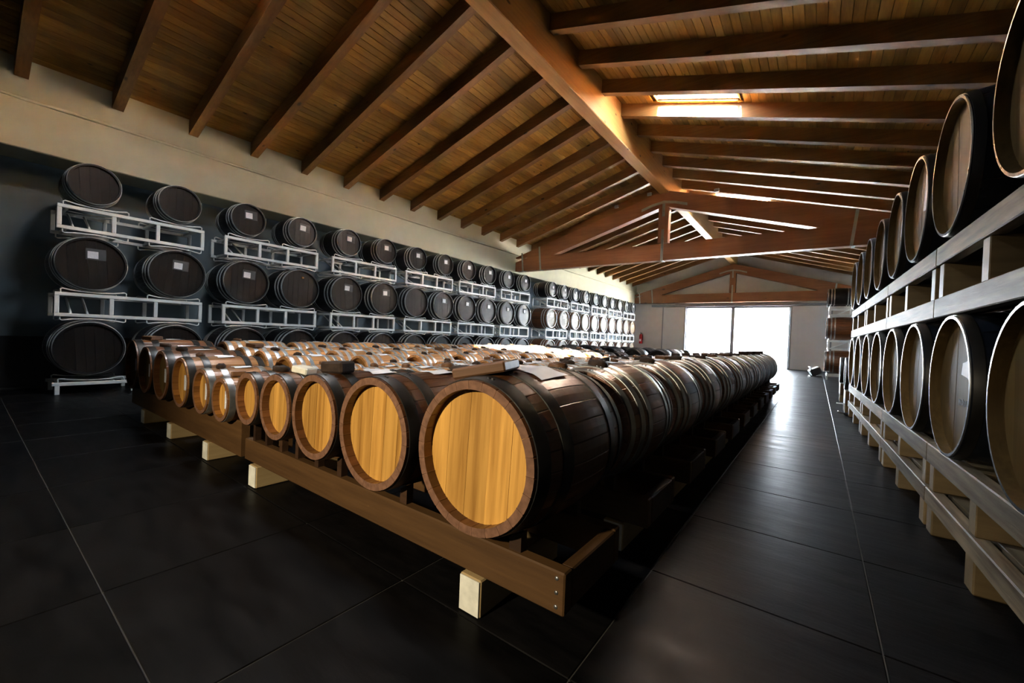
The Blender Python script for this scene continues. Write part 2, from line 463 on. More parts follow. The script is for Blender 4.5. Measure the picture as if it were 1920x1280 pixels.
def build_walls():
    ztop = zraft(XB)+RD+0.25
    struct(box('wall_left', XWL-0.25, XWL, YB, YE, -0.1, 3.30, M['plaster_grey'], None, 0))
    struct(box('baseboard_left', XWL, XWL+0.03, YB, YE, 0.0, 0.73, M['dado'], None, 0.004))
    t = sempty('trim_1', (XB, 0, 3.25))
    box('beam', XWL-XB-0.02, 0, YB, YE-0.02, 0.0, 0.64, M['plaster'], t, 0.012)
    box('ledge', XWL-XB+0.1, 0.03, YB, YE-0.02, 0.64, 0.675, M['plaster'], t, 0.008)
    box('upper_wall', XWL-XB-0.2, -0.06, YB, YE, 0.6, ztop-3.25, M['plaster'], t, 0)
    struct(box('wall_right', XWR, XWR+0.25, YB, YE, -0.1, 4.55, M['plaster_grey'], None, 0))
    # far gable wall with the wide doorway
    def gable(name, y0, y1, hx0, hx1, hz0, hz1, mat):
        g = sempty(name, ((XWL+XWR)/2, y0, 0))
        ox = g.location.x
        xa, xb = XWL-0.25, XWR+0.25
        zt = lambda x: zraft(x)+RD+0.1
        def pr(nm, poly):
            part(nm, prism(nm, [(x-ox, z) for x, z in poly], 'Y', 0, y1-y0), mat, g)
        pr('wall_panel', [(xa, -0.1), (hx0, -0.1), (hx0, zt(hx0)), (xa, zt(xa))])
        pr('wall_panel', [(hx1, -0.1), (xb, -0.1), (xb, zt(xb)), (hx1, zt(hx1))])
        top = [(hx0, hz1), (hx1, hz1), (hx1, zt(hx1))]
        if hx0 < XR0 and hx1 > XR1:
            top += [(XR1, zt(XR1)), (XR0, zt(XR0))]
        top.append((hx0, zt(hx0)))
        pr('wall_panel', top)
        if hz0 > 0.05:
            pr('wall_panel', [(hx0, -0.1), (hx1, -0.1), (hx1, hz0), (hx0, hz0)])
        return g
    gable('wall_far', YE, YE+0.25, DOOR[0], DOOR[1], 0.0, DOOR[2], M['endwall'])
    gable('wall_back', YB-0.25, YB, -4.0, -3.0, 0.0, 0.02, M['dado'])
    # the glazed double door
    cx = (DOOR[0]+DOOR[1])/2
    d = sempty('door_1', (cx, YE, 0))
    w2 = (DOOR[1]-DOOR[0])/2
    for a in (-1, 1):
        box('jamb', a*w2-0.05, a*w2+0.05, -0.02, 0.12, 0, DOOR[2], M['frame'], d)
    box('lintel_frame', -w2, w2, -0.02, 0.12, DOOR[2]-0.05, DOOR[2]+0.03, M['frame'], d)
    box('mullion', -0.16, -0.0, -0.02, 0.12, 0, DOOR[2], M['frame'], d)
    for x0, x1 in ((-w2, -0.08), (-0.08, w2)):
        box('pane', x0, x1, 0.04, 0.05, 0.02, DOOR[2]-0.04, M['glass'], d, 0)
    for x, z in ((-w2+0.15, 2.12), (w2-0.2, 2.05)):
        h = box('handle', x-0.12, x+0.12, -0.05, -0.02, z-0.02, z+0.02, M['strap'], d)
    # sliding shutters pushed aside, and their track
    for nm, x0, x1, lab in (('sliding_panel', -7.05, -5.86, 'pale grey sliding door panel left of the bright doorway'),
                            ('sliding_panel', -1.06, 0.48, 'pale grey sliding door panel right of the bright doorway')):
        p = thing(nm, lab, 'door panel', ((x0+x1)/2, YE-0.09, 0.02), 0, 'sliding door panels on the far wall')
        w_ = (x1-x0)/2
        box('panel', -w_, w_, -0.025, 0.025, 0.0, 3.02, M['doorpanel'], p)
        for a in (-1, 1):
            box('edge_profile', a*w_-0.03, a*w_+0.03, -0.035, 0.035, 0, 3.02, M['frame'], p)
    tr = sempty('trim_2', (-3.4, YE-0.09, 3.06))
    box('track', -4.3, 4.3, -0.05, 0.05, 0.0, 0.11, M['frame'], tr)
    struct(box('baseboard_far', DOOR[1]+0.06, XWR, YE-0.03, YE, 0.0, 0.12, M['frame']))
    # outside
    g = box('paving', -30, 25, YE+0.3, YE+40, -0.15, -0.03, M['concrete'], None, 0)
    struct(g)
build_walls()

def build_roof():
    c = sempty('ceiling', ((XR0+XR1)/2, 0, ZR))
    ox, oz = c.location.x, c.location.z
    y0, y1 = YB, YE
    # rafters
    ml = prism('rafter_left', [(XR0-ox, ZR-oz), (XB-0.08-ox, zraft(XB-0.08)-oz), (XB-0.08-ox, zraft(XB-0.08)+RD-oz), (XR0-ox, ZR+RD-oz)], 'Y', -0.065, 0.065)
    mr = prism('rafter_right', [(XR1-ox, ZR-oz), (XWR-ox, zraft(XWR)-oz), (XWR-ox, zraft(XWR)+RD-oz), (XR1-ox, ZR+RD-oz)], 'Y', -0.065, 0.065)
    n = -5
    while 1.40+0.943*n < YE-0.1:
        y = 1.40+0.943*n
        if y > YB+0.1:
            part('rafter', ml, M['rafter'], c, (0, y, 0))
        y = 1.40+0.943*n+0.155
        if YB+0.1 < y < YE-0.1:
            part('rafter', mr, M['rafter'], c, (0, y, 0))
        n += 1
    box('ridge_beam', XR0-ox, XR1-ox, YB, YE-0.05, 5.17-oz, ZR+RD+0.12-oz, M['ridge'], c, 0.012)
    # ceiling boards, running with the ridge
    ang = math.atan(SL); wbd = 0.118; ca, sa = math.cos(ang), math.sin(ang)
    for side in (-1, 1):
        xs = XR0 if side < 0 else XR1
        L = ((XR0-(XB-0.1)) if side < 0 else (XWR-XR1))/ca
        k = 0
        while k*wbd < L:
            s = (k+0.5)*wbd
            x = xs+side*s*ca; z = ZR+RD-s*sa+0.011+random.uniform(-0.0015, 0.0015)
            xa, xb_ = sorted((x-ca*wbd/2, x+ca*wbd/2))
            runs = [(y0, y1)]
            if side > 0 and xb_ > SKYL[0] and xa < SKYL[1]:
                runs = [(y0, SKYL[2]-0.02), (SKYL[3]+0.02, SKYL_ADD2[2]-0.02), (SKYL_ADD2[3]+0.02, y1)]
            if side < 0 and xb_ > SKYL_ADD3[0] and xa < SKYL_ADD3[1]:
                runs = [(y0, SKYL_ADD3[2]-0.02), (SKYL_ADD3[3]+0.02, y1)]
            for a, b in runs:
                part('ceiling_board', boxm(wbd-0.004, b-a, 0.02, 0.003), M['plank'], c, (x-ox, (a+b)/2, z-oz), (0, side*ang, 0))
            k += 1
    # roof deck above the boards (keeps daylight out), open at the skylight
    def deck(xa, xb, ya, yb):
        poly = [(xa-ox, zraft(xa)+RD+0.03-oz), (xb-ox, zraft(xb)+RD+0.03-oz), (xb-ox, zraft(xb)+RD+0.16-oz), (xa-ox, zraft(xa)+RD+0.16-oz)]
        part('roof_deck', prism('roof_deck', poly, 'Y', ya, yb), M['roofdeck'], c)
    deck(XWL-0.4, SKYL_ADD3[0], YB-0.3, YE+0.3)
    deck(SKYL_ADD3[1], XR0, YB-0.3, YE+0.3)
    deck(SKYL_ADD3[0], SKYL_ADD3[1], YB-0.3, SKYL_ADD3[2])
    deck(SKYL_ADD3[0], SKYL_ADD3[1], SKYL_ADD3[3], YE+0.3)
    deck(XR0, XR1, YB-0.3, YE+0.3)
    deck(XR1, SKYL[0], YB-0.3, YE+0.3)
    deck(SKYL[1], XWR+0.4, YB-0.3, YE+0.3)
    deck(SKYL[0], SKYL[1], YB-0.3, SKYL[2])
    deck(SKYL[0], SKYL[1], SKYL[3], SKYL_ADD2[2])
    deck(SKYL[0], SKYL[1], SKYL_ADD2[3], YE+0.3)
    # skylights: the first is in view, the other two are added for light
    for nm, S, sg in (('window_1', SKYL, 1), ('added_window_2', SKYL_ADD2, 1), ('added_window_3', SKYL_ADD3, -1)):
        xm = (S[0]+S[1])/2
        wn = sempty(nm, (xm, (S[2]+S[3])/2, zraft(xm)+RD))
        hx = (S[1]-S[0])/2; hy = (S[3]-S[2])/2
        for a in (-1, 1):
            part('lining', boxm(2*hx/ca, 0.02, 0.17, 0.003), M['rafter'], wn, (0, a*(hy+0.012), 0.085), (0, sg*ang, 0))
            part('lining', boxm(0.02, 2*hy, 0.17, 0.003), M['rafter'], wn, (a*(hx+0.012), 0, 0.085-sg*a*hx*SL), (0, 0, 0))
            part('sash', boxm(2*hx/ca, 0.04, 0.04, 0.003), M['white'], wn, (0, a*(hy-0.02), 0.05), (0, sg*ang, 0))
            part('sash', boxm(0.04, 2*hy-0.08, 0.04, 0.003), M['white'], wn, (a*(hx-0.03), 0, 0.05-sg*a*hx*SL), (0, sg*ang, 0))
        part('pane', boxm(2*hx/ca, 2*hy, 0.006, 0), M['glass'], wn, (0, 0, 0.06), (0, sg*ang, 0))
build_roof()

def truss(y, label, dz=0.0):
    xc = (XR0+XR1)/2
    xl, xr = XB-0.05, XWR
    t = thing('roof_truss', label, 'truss', (xc, y, 3.31+dz), 0, 'timber roof trusses')
    W = 0.24
    half_l, half_r = xl-xc, xr-xc
    zt = 0.46                                    # tie beam height
    part('tie_beam', prism('tie_beam', [(half_l, 0), (half_r, 0), (half_r, 0.30), (half_r-0.6, zt), (half_l+0.6, zt), (half_l, 0.30)], 'Y', -W/2, W/2), M['truss'], t)
    # chords: underside meets the tie near the ends
    zb = lambda x: 1.50-SL*abs(x)
    for sgn, hx in ((-1, half_l), (1, half_r)):
        # clip by the tie top
        x_in = sgn*0.0
        x_out = hx
        xk = sgn*(1.50-zt)/SL
        poly = [(0, zb(0)), (xk, zt), (hx*0.97, zt), (hx*0.999, zt), (hx*0.999, zb(hx)+0.44), (0, zb(0)+0.44)]
        poly = [(0, zb(0)), (xk, zt), (hx*0.999, zt-0.02), (hx*0.999, max(zt+0.02, zb(hx)+0.44)), (0, zb(0)+0.44)]
        part('top_chord', prism('top_chord', poly, 'Y', -W/2+0.005, W/2-0.005), M['truss'], t)
        # straps at the heel
        for dx, tilt in ((0.34, 0.10), (1.05, 0.10)):
            b = box('strap', -0.03, 0.03, -W/2-0.008, -W/2+0.002, -0.01, 0.78 if dx > 0.5 else 0.62, M['strap'], t, 0.001)
            b.location = (hx-sgn*dx, b.location.y, b.location.z); b.rotation_euler = (0, sgn*tilt, 0)
            box('strap', hx-sgn*dx-0.03, hx-sgn*dx+0.03, -W/2-0.008, W/2, -0.008, 0.0, M['strap'], t, 0.001)
    box('king_post', -0.14, 0.14, -W/2+0.012, W/2-0.012, zt+0.02, 1.60, M['truss_z'], t, 0.006)
    box('strap', -0.035, 0.035, -W/2-0.008, -W/2+0.002, -0.01, 0.86, M['strap'], t, 0.001)
    box('strap', -0.035, 0.035, -W/2-0.008, W/2, -0.012, -0.002, M['strap'], t, 0.001)
    box('strap', -0.035, 0.035, -W/2-0.010, -W/2+0.002, 1.22, 1.62, M['strap'], t, 0.001)
    # bent strap over the apex
    pts = [(-0.62, 1.47), (-0.3, 1.57), (0, 1.62), (0.3, 1.57), (0.62, 1.47)]
    poly = [(x, z+0.03) for x, z in pts]+[(x, z-0.04) for x, z in reversed(pts)]
    part('apex_strap', prism('apex_strap', poly, 'Y', -W/2-0.012, -W/2+0.002), M['strap'], t)
    return t
truss(11.75, 'near timber roof truss with steel straps crossing the middle of the room')
truss(YE-0.32, 'far timber roof truss standing against the end wall above the doorway', -0.06)

# ------------------------------------------------------------------ casks
_c = {}
def prof_r(rh, re, L, y):
    t = (y/L-0.5)*2
    return rh+(re-rh)*(1-t*t)
def cask_meshes(rh, re, L, n, th=0.028, rec=0.045, seg=48):
    k = (rh, re, L, n, th, rec, seg)
    if k in _c:
        return _c[k]
    d = {}
    ys = [L*i/12 for i in range(13)]
    outer = [(prof_r(rh, re, L, y), y) for y in ys]
    lip0 = [(rh-th, rec+0.02), (rh-th, 0.0)]
    lip1 = [(rh-th, L), (rh-th, L-rec-0.02)]
    d['body'] = lathe('cask_body', [(0.0, rec+0.02)]+lip0+outer+lip1+[(0.0, L-rec-0.02)], seg, True, 'Y')
    # mark sharp rims
    me = d['body']
    bm = bmesh.new(); bm.from_mesh(me)
    for e in bm.edges:
        if len(e.link_faces) == 2 and e.calc_face_angle(0) > 0.6:
            e.smooth = False
    bm.to_mesh(me); bm.free()
    if th < 0.015:
        for p in me.polygons:
            if all(me.vertices[v].co.y < rec+0.03 and math.hypot(me.vertices[v].co.x, me.vertices[v].co.z) < rh-th+0.001 for v in p.vertices):
                p.material_index = 1
        me['lip'] = 1
    # a single stave
    V = []; F = []
    a = PI/n*0.985
    prof = lip0[:]+outer+lip1[:]
    inner = [(r-th*0.9, y) for r, y in outer if rec+0.02 < y < L-rec-0.02]
    loop = prof+list(reversed(inner))
    m = len(loop)
    for ang in (-a, -a*0.9, 0, a*0.9, a):
        dr = -0.0015 if abs(ang) > a*0.95 else 0.0
        for r, y in loop:
            rr = r+dr
            V.append((rr*math.sin(ang), y, rr*math.cos(ang)))
    for s in range(4):
        for i in range(m):
            j = (i+1) % m
            F.append((s*m+i, s*m+j, (s+1)*m+j, (s+1)*m+i))
    F.append(tuple(range(m))); F.append(tuple(4*m+i for i in reversed(range(m))))
    d['stave'] = mk('cask_stave', V, F)
    bm = bmesh.new(); bm.from_mesh(d['stave']); bmesh.ops.recalc_face_normals(bm, faces=bm.faces); bm.to_mesh(d['stave']); bm.free()
    for p in d['stave'].polygons:
        if all(d['stave'].vertices[v].co.y < 1e-4 for v in p.vertices):
            p.material_index = 1
    # head disc and head boards
    R_ = rh-th*0.75
    d['head'] = lathe('cask_head', [(0, rec-0.001), (R_, rec-0.001), (R_, rec+0.018), (0, rec+0.018)], seg, False, 'Y')
    nb = 5 if rh < 0.3 else 7
    wb = 2*R_/nb
    d['boards'] = []
    for i in range(nb):
        xa, xb = -R_+i*wb+0.0007, -R_+(i+1)*wb-0.0007
        xx = [xa+(xb-xa)*q/6 for q in range(7)]
        zf = lambda x: math.sqrt(max(R_*R_-x*x, 0))
        poly = [(x, zf(x)) for x in xx]+[(x, -zf(x)) for x in reversed(xx)]
        if i == 0:
            poly = poly[1:]
        yj = random.uniform(-0.0012, 0.0012)
        d['boards'].append(prism('head_board', poly, 'Y', rec-0.006+yj, rec+0.014))
    d['hoops'] = {}
    _c[k] = d
    return d
def hoop_mesh(d, rh, re, L, a, b, t=0.004, seg=48):
    if b-a < 0.008:
        t = 0.0015
    k = (round(a, 4), round(b, 4))
    if k not in d['hoops']:
        ra, rb = prof_r(rh, re, L, a), prof_r(rh, re, L, b)
        d['hoops'][k] = lathe('cask_hoop', [(ra-0.004, a), (ra+t, a), (ra+t+0.0008, a+0.002), (rb+t+0.0008, b-0.002), (rb+t, b), (rb-0.004, b)], seg, False, 'Y')
        me = d['hoops'][k]
        me.polygons.foreach_set('use_smooth', [True]*len(me.polygons))
        bm = bmesh.new(); bm.from_mesh(me)
        for e in bm.edges:
            if len(e.link_faces) == 2 and e.calc_face_angle(0) > 0.35:
                e.smooth = False
        bm.to_mesh(me); bm.free()
    return d['hoops'][k]
_sub = {}
HOOPS = {
    'front': [(0.020, 0.105), (0.20, 0.285)],
    'grey': [(0.020, 0.075), (0.155, 0.215), (0.275, 0.335)],
    'slim': [(0.025, 0.090), (0.17, 0.235), (0.315, 0.375)],
    'wall': [(0.008, 0.050), (0.13, 0.170), (0.235, 0.275)],
    'rack': [(0.0012, 0.0065), (0.012, 0.055), (0.19, 0.225)],
}
def cask(name, label, group, loc, rz, rh, re, L, style='grey', body='st_brown', head='hd_amber', hoop='hoop_grey', staves=None, boards=None, rim=None, n=26, roll=0.0, th=0.028, rec=0.045, rivets=False):
    """loc = lowest point under the middle of the cask; local -Y is the front head"""
    t = thing(name, label, 'barrel', loc, rz, group)
    d = cask_meshes(rh, re, L, n, th, rec, 48 if rh > 0.2 else 36)
    off = (0, -L/2, re)
    ro = (0, roll, 0)
    if staves:
        for i in range(n):
            part('stave', d['stave'], M[staves], t, off, (0, roll+2*PI*i/n, 0))
    else:
        part('body', d['body'], M[body], t, off, ro)
    if boards:
        for me in d['boards']:
            part('head_board', me, M[boards], t, off, ro)
    else:
        part('head', d['head'], M[head], t, off, ro)
    if staves:
        part('back_head', d['head'], M[head], t, (0, L/2, re), (0, roll, PI))
    for i, (a, b) in enumerate(HOOPS[style]):
        for q in (0, 1):
            a2, b2 = (a*L, b*L) if q == 0 else (L-b*L, L-a*L)
            mt = M[rim] if (rim and i == 0) else M[hoop]
            hp = part('hoop', hoop_mesh(d, rh, re, L, a2, b2), mt, t, off, ro)
            if rivets:
                if 'rivet' not in _sub:
                    _sub['rivet'] = lathe('hoop_rivet', [(0, 0.004), (0.005, 0.0035), (0.008, 0.0), (0.008, -0.003)], 10)
                for a_ in (0.12, 0.19):
                    yy = (a2+b2)/2; r = prof_r(rh, re, L, yy)+0.0045
                    part('rivet', _sub['rivet'], mt, hp, (r*math.sin(a_-roll), yy, r*math.cos(a_-roll)), (0, a_-roll, 0))
    t['_r'] = re
    return t
def top_paper(t, rh, re, L, y, w_, l_, dx=0.0, mat='paper', lift=0.004):
    """sheet of paper lying over the top of the cask"""
    V = []; F = []; nx, ny = 8, 4
    for j in range(ny+1):
        yy = y-l_/2+l_*j/ny
        r = prof_r(rh, re, L, yy)+lift
        for i in range(nx+1):
            a = (dx-w_/2+w_*i/nx)/r
            lf = 0.010*max(0, abs(i-nx/2)/(nx/2)-0.4)**2+0.003*math.sin(i*1.3+j)
            V.append(((r+lf)*math.sin(a), yy, (r+lf)*math.cos(a)))
    for j in range(ny):
        for i in range(nx):
            q = j*(nx+1)+i
            F.append((q, q+1, q+nx+2, q+nx+1))
    return mk('paper_note', V, F, True)
_papers = {}
def add_paper(t, rh, re, L, fy, w_, l_, dx=0.0):
    k = (rh, re, L, fy, w_, l_, round(dx, 2))
    if k not in _papers:
        _papers[k] = top_paper(t, rh, re, L, fy*L, w_, l_, dx)
    part('paper_note', _papers[k], M['paper'], t, (0, -L/2, re))
def lump(seed, sx, sy, sz):
    rnd = random.Random(seed)
    V = []; F = []; seg = 10
    for z, s in ((0, 0.92), (0.5, 1.0), (0.85, 0.86), (1.0, 0.5)):
        for k in range(seg):
            a = 2*PI*k/seg
            q = s*(1+rnd.uniform(-0.13, 0.13))
            V.append((math.cos(a)*sx*q, math.sin(a)*sy*q, z*sz*(1+rnd.uniform(-.15, .15))))
    for r in range(3):
        for k in range(seg):
            k2 = (k+1) % seg
            F.append((r*seg+k, r*seg+k2, (r+1)*seg+k2, (r+1)*seg+k))
    F.append(tuple(3*seg+k for k in range(seg))); F.append(tuple(reversed(range(seg))))
    return mk('bung_pad', V, F, True)
LUMPS = [lump(i, 0.075, 0.06, 0.034) for i in range(6)]
def bung_cover(t, rh, re, L, fy, kind, rz=0.0, sc=1.0, dx=0.0):
    r = prof_r(rh, re, L, fy*L)
    z = re+r-0.004-(dx*dx)/(2*r)
    if kind == 'board':
        o = part('bung_cover', boxm(0.20*sc, 0.16*sc, 0.038, 0.006), M['cover'], t, (dx, fy*L-L/2, z+0.022), (0.03, dx/r+random.uniform(-.04, .04), rz))
    elif kind == 'block':
        o = part('bung_cover', boxm(0.14*sc, 0.09*sc, 0.06, 0.01), M['cloth'], t, (dx, fy*L-L/2, z+0.033), (0.02, dx/r, rz))
    else:
        o = part('bung_cover', random.choice(LUMPS), M['cloth'] if kind == 'pad' else M['cover'], t, (dx, fy*L-L/2, z), (0, dx/r, rz))
        o.scale = (sc, sc, 1)
    return o
_lab = {}
def head_label(t, L, re, rec, x, z, w_, h_, mat, name='paper_label', dy=0.0, rot=0.0):
    return part(name, boxm(w_, 0.003, h_, 0), mat, t, (x, -L/2+rec-0.0085-dy, re+z), (0, rot, 0))

# ------------------------------------------------------------------ the island of cask sets
# (centre X, head radius, axis height) of the casks in one row: set A by the aisle, set B beyond it
SET_A = [(-0.945, 0.265, 0.580), (-1.520, 0.239, 0.564), (-2.002, 0.209, 0.563), (-2.420, 0.181, 0.556), (-2.794, 0.158, 0.558)]
SET_B = [(-3.215, 0.146, 0.500), (-3.590, 0.162, 0.515), (-4.060, 0.196, 0.535), (-4.590, 0.212, 0.545), (-5.090, 0.216, 0.552), (-5.590, 0.244, 0.570)]
Y0, PITCH_Y, ROWS = 1.06, 0.79, 12
def geo(rh):
    return rh*(1.13 if rh > 0.26 else 1.05), 0.20+rh*1.92
def cradle(row, letter, sets):
    y0 = Y0+PITCH_Y*row
    xs = [s[0] for s in sets]
    x1 = xs[0]+sets[0][1]+0.08 if letter == 'A' else xs[0]+sets[0][1]+0.02
    x0 = xs[-1]-sets[-1][1]-0.30 if letter == 'A' else xs[-1]-sets[-1][1]-0.08
    if letter == 'A':
        x1 = -0.60; x0 = -2.98
        lab = 'brown timber cradle nearest the camera under the five gold-headed casks' if row == 0 else 'brown timber cradle under the aisle-side casks of the %s row from the front' % ORD[row]
    else:
        x1 = -3.04; x0 = -5.90
        lab = 'brown scalloped timber cradle under the six small labelled casks at the front' if row == 0 else 'brown timber cradle under the wall-side casks of the %s row from the front' % ORD[row]
    t = thing('cask_cradle', lab, 'cradle', ((x0+x1)/2, y0+0.3, 0), 0, 'timber cradles of the cask rows')
    ox, oy = (x0+x1)/2, y0+0.3
    fy, by = y0+0.075, y0+0.47
    zr0, zr1 = 0.135, 0.272
    if letter == 'A':
        box('front_rail', x0-ox, x1-ox, fy-oy, fy+0.05-oy, zr0, zr1, M['rail'], t, 0.005)
        box('back_rail', x0-ox, x1-ox-0.001, by-oy, by+0.05-oy, zr0, zr1, M['rail'], t, 0.005)
        box('end_board', x1-0.045-ox, x1-ox, fy+0.052-oy, by-0.002-oy, zr0+0.002, zr1-0.004, M['rail_y' if row == 0 else 'chock'], t, 0.005)
        if row == 0:
            for z in (0.16, 0.205, 0.25):
                part('screw_head', lathe('screw_head', [(0, -0.003), (0.006, -0.003), (0.007, 0)], 10, True, 'Y') if z == 0.16 else bpy.data.meshes['screw_head'], M['hoop_dull'], t, (x1-0.028-ox, fy-oy, z))
    else:
        def scal(depth_y):
            pts = []
            nseg = 150
            for i in range(nseg+1):
                x = x0+(x1-x0)*i/nseg
                z = 0.37
                for (cx, rh, zc) in sets:
                    re, L = geo(rh)
                    r = prof_r(rh, re, L, min(depth_y, L*0.9))+0.012
                    if abs(x-cx) < r:
                        z = min(z, zc-math.sqrt(r*r-(x-cx)**2))
                pts.append((x-ox, z))
            return [(x1-ox, zr0), (x0-ox, zr0)]+pts
        for nm, yy in (('front_rail', fy), ('back_rail', y0+0.36)):
            key = (nm, 'B')
            if key not in _box:
                _box[key] = prism(nm, scal(yy-y0+0.025), 'Y', 0, 0.05)
            part(nm, _box[key], M['rail'], t, (0, yy-oy, 0))
    # sleepers on the floor, white-painted ends to the front
    sx = ((-0.97, -2.80) if row == 0 else (-0.76, -2.80)) if letter == 'A' else (-3.62, -4.50, -5.35)
    for x in sx:
        s = box('sleeper', x-0.05-ox, x+0.05-ox, y0+0.055-oy, y0+0.60-oy, 0.0, 0.134, M['sleeper'], t, 0.005)
        box('painted_end', -0.046, 0.046, -0.2775, -0.272, -0.063, 0.063, M['endpaint'], s, 0.001)
    # chocks
    if letter == 'A':
        for (cx, rh, zc) in sets:
            re, L = geo(rh)
            for yy in (fy, by):
                if yy-y0 > L-0.02:
                    yy = y0+L-0.07
                r = prof_r(rh, re, L, yy-y0+0.025)+0.010
                for sg in (-1, 1):
                    xa, xb = cx+sg*r*0.40, cx+sg*r*0.57
                    za, zb = (zc-math.sqrt(r*r-(q-cx)**2) for q in (xa, xb))
                    poly = [(xa-ox, zr1), (xb-ox, zr1), (xb-ox, max(zb, zr1+0.004)), (xa-ox, max(za, zr1+0.002))]
                    part('chock', prism('chock', poly, 'Y', yy-oy+0.014, yy+0.049-oy), M['chock'], t)
    return t
SIZE_A = ['largest', 'second largest', 'middle-sized', 'second smallest', 'smallest']
def island():
    for row in range(ROWS):
        y0 = Y0+PITCH_Y*row
        for letter, sets in (('A', SET_A), ('B', SET_B)):
            cradle(row, letter, sets)
            for i, (cx, rh, zc) in enumerate(sets):
                re, L = geo(rh)
                loc = (cx, y0+L/2, zc-re)
                roll = random.uniform(0, 0.2)
                grp = 'casks of the central cradles'
                if letter == 'A':
                    if row == 0:
                        lab = ['largest front cask with golden oak head and black hoops at the aisle corner',
                               'second largest gold-headed cask of the front row beside the corner cask',
                               'middle cask of the five gold-headed casks in the front row',
                               'second smallest of the five gold-headed casks in the front row',
                               'smallest of the five gold-headed casks in the front row'][i]
                        t = cask('vinegar_cask', lab, grp, loc, 0, rh, re, L, 'front', 'st_dark', 'hd_amber', 'hoop_black', staves='stave' if i < 3 else 'stave_b', boards='hb_gold', n=26 if i < 2 else 22, th=0.030, roll=0.04, rivets=True)
                    elif i == 0:
                        lab = 'brown cask with grey hoops in the aisle-side column, %s from the camera' % ORD[row]
                        t = cask('vinegar_cask', lab, grp, loc, 0, rh, re, L, 'grey', 'st_brown', 'hd_amber', 'hoop_dull', staves='stave_b' if row < 4 else None, roll=roll, rivets=row < 4)
                    else:
                        lab = ('brown' if i == 1 else 'orange')+' cask with galvanised hoops, %s row from the front, %s from the aisle' % (ORD[row], ORD[i])
                        t = cask('vinegar_cask', lab, grp, loc, 0, rh, re, L, 'slim', 'st_brown' if i == 1 else 'st_orange', 'hd_amber', 'hoop_grey', n=20, roll=roll)
                else:
                    if row == 0:
                        lab = ['smallest labelled amber cask of the front row, next to the gold-headed casks',
                               'second smallest labelled amber cask of the front row',
                               'labelled amber cask with a pale rim, third from the gold-headed casks',
                               'labelled amber cask in the front row, fourth from the gold-headed casks',
                               'labelled amber cask in the front row, second from its far left end',
                               'largest labelled amber cask at the far left end of the front row'][i]
                        t = cask('vinegar_cask', lab, grp, loc, 0, rh, re, L, 'front', 'st_brown', 'hd_amber', 'hoop_black' if i > 1 else 'hoop_dull', staves='stave_o' if i < 3 else 'stave_b', boards='hb_gold' if i < 3 else 'hb_brown', n=20, th=0.024, roll=roll*0.3)
                        head_label(t, L, re, 0.045, 0.03, -0.005, 0.085, 0.12, M['paper_print'])
                    else:
                        blk = row >= 10 and i >= 1
                        lab = ('black cask' if blk else 'orange cask with galvanised hoops')+', %s row from the front, %s from the aisle' % (ORD[row], ORD[i+5])
                        t = cask('vinegar_cask', lab, grp, loc, 0, rh, re, L, 'slim', 'st_black' if blk else 'st_orange', 'hd_black' if blk else 'hd_amber', 'hoop_black' if blk else 'hoop_grey', n=20, roll=roll)
                # what lies on top
                if row == 0 and letter == 'A':
                    if i == 0:
                        bung_cover(t, rh, re, L, 0.19, 'board', 0.30, 1.05, -0.055)
                        add_paper(t, rh, re, L, 0.46, 0.18, 0.20, 0.05)
                        bung_cover(t, rh, re, L, 0.86, 'lump', 0.4, 0.6, -0.02)
                    elif i == 1:
                        add_paper(t, rh, re, L, 0.55, 0.14, 0.15, 0.0); bung_cover(t, rh, re, L, 0.85, 'pad', 0.2, 1.0)
                    elif i == 2:
                        bung_cover(t, rh, re, L, 0.22, 'block', 0.2, 1.1, -0.01); add_paper(t, rh, re, L, 0.6, 0.13, 0.16, 0.02)
                    elif i == 3:
                        o = bung_cover(t, rh, re, L, 0.28, 'board', 0.35, 0.55, 0.02); o.material_slots[0].link = 'OBJECT'; o.material_slots[0].material = M['endpaint']
                        add_paper(t, rh, re, L, 0.7, 0.12, 0.14)
                    else:
                        bung_cover(t, rh, re, L, 0.4, 'pad', 0.2, 0.8); add_paper(t, rh, re, L, 0.75, 0.10, 0.12)
                else:
                    w_ = 0.13 if rh > 0.2 else 0.11
                    add_paper(t, rh, re, L, 0.52, w_, 0.16 if rh > 0.2 else 0.13, random.choice((-0.02, 0.0, 0.02)))
                    kind = random.choice(('pad', 'lump', 'pad', 'pad', 'board'))
                    if row >= 8 and letter == 'A' and i < 3:
                        kind = 'block'
                    bung_cover(t, rh, re, L, 0.24, kind, random.uniform(-.4, .4), (0.72 if rh > 0.2 else 0.52)*(1.3 if kind == 'block' else 1.0), random.uniform(-.02, .02))
                    if letter == 'A' and i == 0:
                        p = part('bung', lathe('bung', [(0, 0), (0.028, 0), (0.034, 0.035), (0, 0.037)], 14) if row == 1 else bpy.data.meshes['bung'], M['peg'], t, (-0.07, 0.16*L, re+prof_r(rh, re, L, 0.66*L)-0.012), (0, -0.25, 0))
island()

